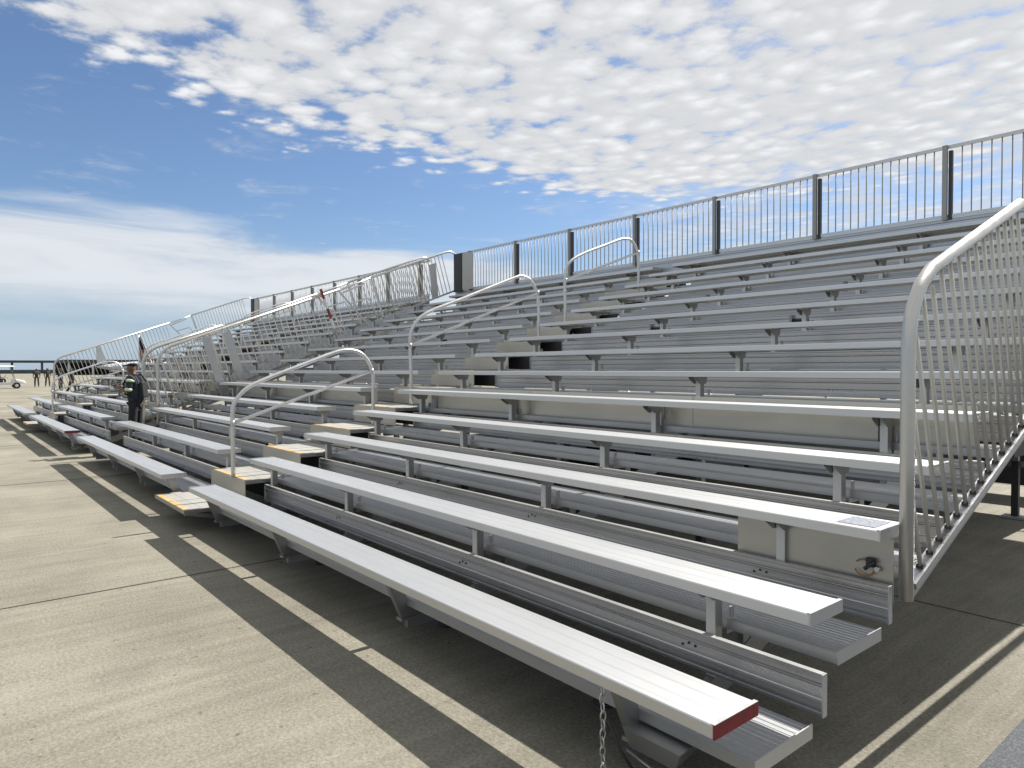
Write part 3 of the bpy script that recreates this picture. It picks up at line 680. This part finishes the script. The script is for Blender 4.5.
# ---------------------------------------------------------------- golf cart
def cart():
    r = empty('golf_cart', (74.5, 5.6, 0)); tag(r, 'long white golf cart with roof carrying dark dressed passengers', 'golf cart')
    b_ = MB(); L0, L1 = -4.4, .75      # runs along Y; front towards +Y
    b_.hexa([(-.6, L0, .32), (.6, L0, .32), (.6, L1-.1, .32), (-.6, L1-.1, .32), (-.6, L0, .55), (.6, L0, .55), (.6, L1-.9, .55), (-.6, L1-.9, .55)], 'white')
    b_.hexa([(-.6, L1-.9, .42), (.6, L1-.9, .42), (.55, L1+.1, .42), (-.55, L1+.1, .42), (-.6, L1-.9, .88), (.6, L1-.9, .88), (.5, L1-.05, .70), (-.5, L1-.05, .70)], 'white')
    b_.build('body', r, .04)
    MB().hexa([(-.65, L0, 1.88), (.65, L0, 1.88), (.65, .05, 1.88), (-.65, .05, 1.88), (-.55, L0+.1, 2.0), (.55, L0+.1, 2.0), (.55, -.1, 2.0), (-.55, -.1, 2.0)], 'white').build('roof', r, .03)
    for x in (-.58, .58):
        for y0, y1 in ((L0+.1, L0+.1), (-1.9, -1.9), (.1, -.25)):
            MB().tube([(x, y0, .6), (x, y1, 1.88)], .02, 'dark', 8).build('roof_post', r)
    for y in (-3.6, -2.5, -1.3):
        MB().box(-.55, .55, y, y+.5, .55, .80, 'dark').box(-.55, .55, y-.10, y-.005, .70, 1.15, 'dark').build('seat', r)
    MB().tube([(.25, -.35, .8), (.25, -.62, 1.05)], .015, 'dark', 6).tube([(.25+.16*math.cos(t), -.62+.08*math.sin(t), 1.05+.12*math.sin(t)) for t in [2*math.pi*i/14 for i in range(14)]], .012, 'dark', 6, closed=True).build('steering_wheel', r)
    for y in (.15, -3.7):
        for x in (-.56, .56):
            wq = MB(); wq.tube([(x-.09, y, .27), (x+.09, y, .27)], .27, 'rubber', 20); wh = wq.build('wheel', r)
            MB().tube([(x-.1, y, .27), (x+.1, y, .27)], .13, 'white', 14).build('rim', wh)
    return r
cart()
sit = dict(stand)
for k in list(sit):
    if k[:2] not in ('kn', 'an', 'to'): sit[k] = (sit[k][0], sit[k][1], sit[k][2]-.08)
for s, sg in (('L', 1), ('R', -1)):
    sit['kn'+s] = (.13*sg, -.42, .86); sit['an'+s] = (.13*sg, -.45, .50); sit['to'+s] = (.13*sg, -.58, .44)
    sit['wr'+s] = (.2*sg, -.25, .98); sit['hd'+s] = (.19*sg, -.33, .96)
for i, (x, y, lab) in enumerate(((74.7, 2.25, 'rearmost'), (74.3, 3.35, 'middle'), (74.7, 4.55, 'front'))):
    r = empty('person', (x, y, -.02), R(180)); tag(r, 'dark dressed passenger on the %s seat of the white cart' % lab, 'person', 'cart passengers')
    build_person(r, sit, 'camo', 'trousers', cap='black', level=1)

# ---------------------------------------------------------------- far apron
sh = empty('shelter', (360, 30, 0)); tag(sh, 'long low dark open sided shelter roof on the horizon', 'shelter')
MB().box(-8, 8, -130, 70, 4.6, 5.5, 'roofdark').build('roof', sh)
for i in range(20):
    y = -128+i*10.3
    MB().box(-7.2, -6.6, y, y+.8, 0, 4.6, 'roofdark').build('column', sh)
MB().box(5, 5.4, -130, 70, 0, 1.6, 'greypaint').build('back_wall', sh)
hg_ = empty('hangar', (250, 47, 0)); tag(hg_, 'low dark open fronted hangar beyond the far guard rail', 'building')
MB().hexa([(-14, -17, 3.6), (14, -17, 3.6), (14, 45, 3.6), (-14, 45, 3.6), (-14, -17, 4.5), (14, -17, 4.5), (14, 45, 4.5), (-14, 45, 4.5)], 'roofdark').build('roof', hg_)
for i in range(11):
    MB().box(-13.6, -13, -16.5+i*6.05, -16+i*6.05, 0, 3.6, 'greypaint').build('column', hg_)
MB().box(12.5, 13, -16.5, 44.5, 0, 3.6, 'roofdark').build('back_wall', hg_)
def aircraft(x, y, L_, hfin, m_, label, finm):
    r = empty('aircraft', (x, y, 0)); tag(r, label, 'aircraft', 'parked aircraft')
    f_ = MB(); prof = [(-.5, .12), (-.42, .35), (-.3, .62), (-.1, .85), (.15, .9), (.32, .75), (.44, .4), (.5, .08)]
    pts = [(0, L_*a, 2.0) for a, _ in prof]
    k = f_.mi(m_); rings = []
    for a, rr in prof:
        rings.append([f_.bm.verts.new(V((rr*math.cos(2*math.pi*q/14), L_*a, 2.0+rr*1.05*math.sin(2*math.pi*q/14)))) for q in range(14)])
    for A, B in zip(rings, rings[1:]):
        for q in range(14):
            fc = f_.bm.faces.new((A[q], A[(q+1) % 14], B[(q+1) % 14], B[q])); fc.smooth = True
    f_.bm.faces.new(rings[0]); f_.bm.faces.new(rings[-1][::-1]); f_.build('fuselage', r)
    for s in (1, -1):
        MB().hexa([(s*.6, -.12*L_, 1.7), (s*.6, .18*L_, 1.7), (s*5.2, .0*L_, 1.85), (s*5.2, -.10*L_, 1.85), (s*.6, -.12*L_, 1.95), (s*.6, .18*L_, 1.95), (s*5.2, .0*L_, 1.95), (s*5.2, -.10*L_, 1.95)], m_).build('wing', r)
        MB().hexa([(s*.3, -.48*L_, 2.0), (s*.3, -.36*L_, 2.0), (s*2.3, -.43*L_, 2.05), (s*2.3, -.49*L_, 2.05), (s*.3, -.48*L_, 2.15), (s*.3, -.36*L_, 2.15), (s*2.3, -.43*L_, 2.12), (s*2.3, -.49*L_, 2.12)], m_).build('tailplane', r)
    MB().hexa([(-.12, -.50*L_, 2.4), (.12, -.50*L_, 2.4), (.12, -.40*L_, 2.4), (-.12, -.40*L_, 2.4), (-.05, -.51*L_, hfin), (.05, -.51*L_, hfin), (.05, -.47*L_, hfin), (-.05, -.47*L_, hfin)], finm).build('tail_fin', r)
    cn = MB(); cn.tube([(0, .18*L_, 2.75), (0, .24*L_, 3.1), (0, .32*L_, 3.0), (0, .38*L_, 2.6)], .3, 'glass', 10); cn.build('canopy', r)
    for xx, yy in ((1, -.08*L_), (-1, -.08*L_), (0, .33*L_)):
        MB().tube([(xx, yy, .3), (xx, yy, 1.6)], .08, 'dark', 6).tube([(xx-.12, yy, .32), (xx+.12, yy, .32)], .32, 'rubber', 14).build('landing_gear', r)
    return r
aircraft(118, 25.9, 14, 5.0, 'greypaint', 'grey parked jet with pale narrow tail fin beyond the far stand', 'greypaint')
fg = empty('flag', (31.0, 6.42, 0)); tag(fg, 'striped flag hanging limp from a thin pole behind the man in the cap', 'flag')
fp = MB(); fp.tube([(0, 0, 0), (0, 0, 3.08)], .022, 'pipe', 8); fp.tube([(0, 0, 3.08), (0, 0, 3.13)], .04, 'yellow', 8); fp.build('pole', fg)
fc = MB(); nfold = 14
for q in range(nfold):
    ta, tb = q/nfold, (q+1)/nfold
    def fpt(t, v):      # v 0 top .. 1 bottom ; limp cloth widening downwards with folds
        wdt = .05+.46*v**.8
        return (.05*math.sin(t*19+v*2), .03+t*wdt, 3.04-1.15*v-.22*t*(1-v)-.05*math.sin(t*9))
    for r_ in range(6):
        va, vb = r_/6, (r_+1)/6
        mname = 'flagblue' if (r_ < 3 and q < 8) else ('red' if q % 2 else 'white')
        a0, b0, c0, d0 = fpt(ta, va), fpt(tb, va), fpt(tb, vb), fpt(ta, vb)
        o_ = (.006, 0, 0); A = lambda p: (p[0]+o_[0], p[1], p[2])
        fc.hexa([a0, b0, c0, d0, A(a0), A(b0), A(c0), A(d0)], mname)
fc.build('cloth', fg)
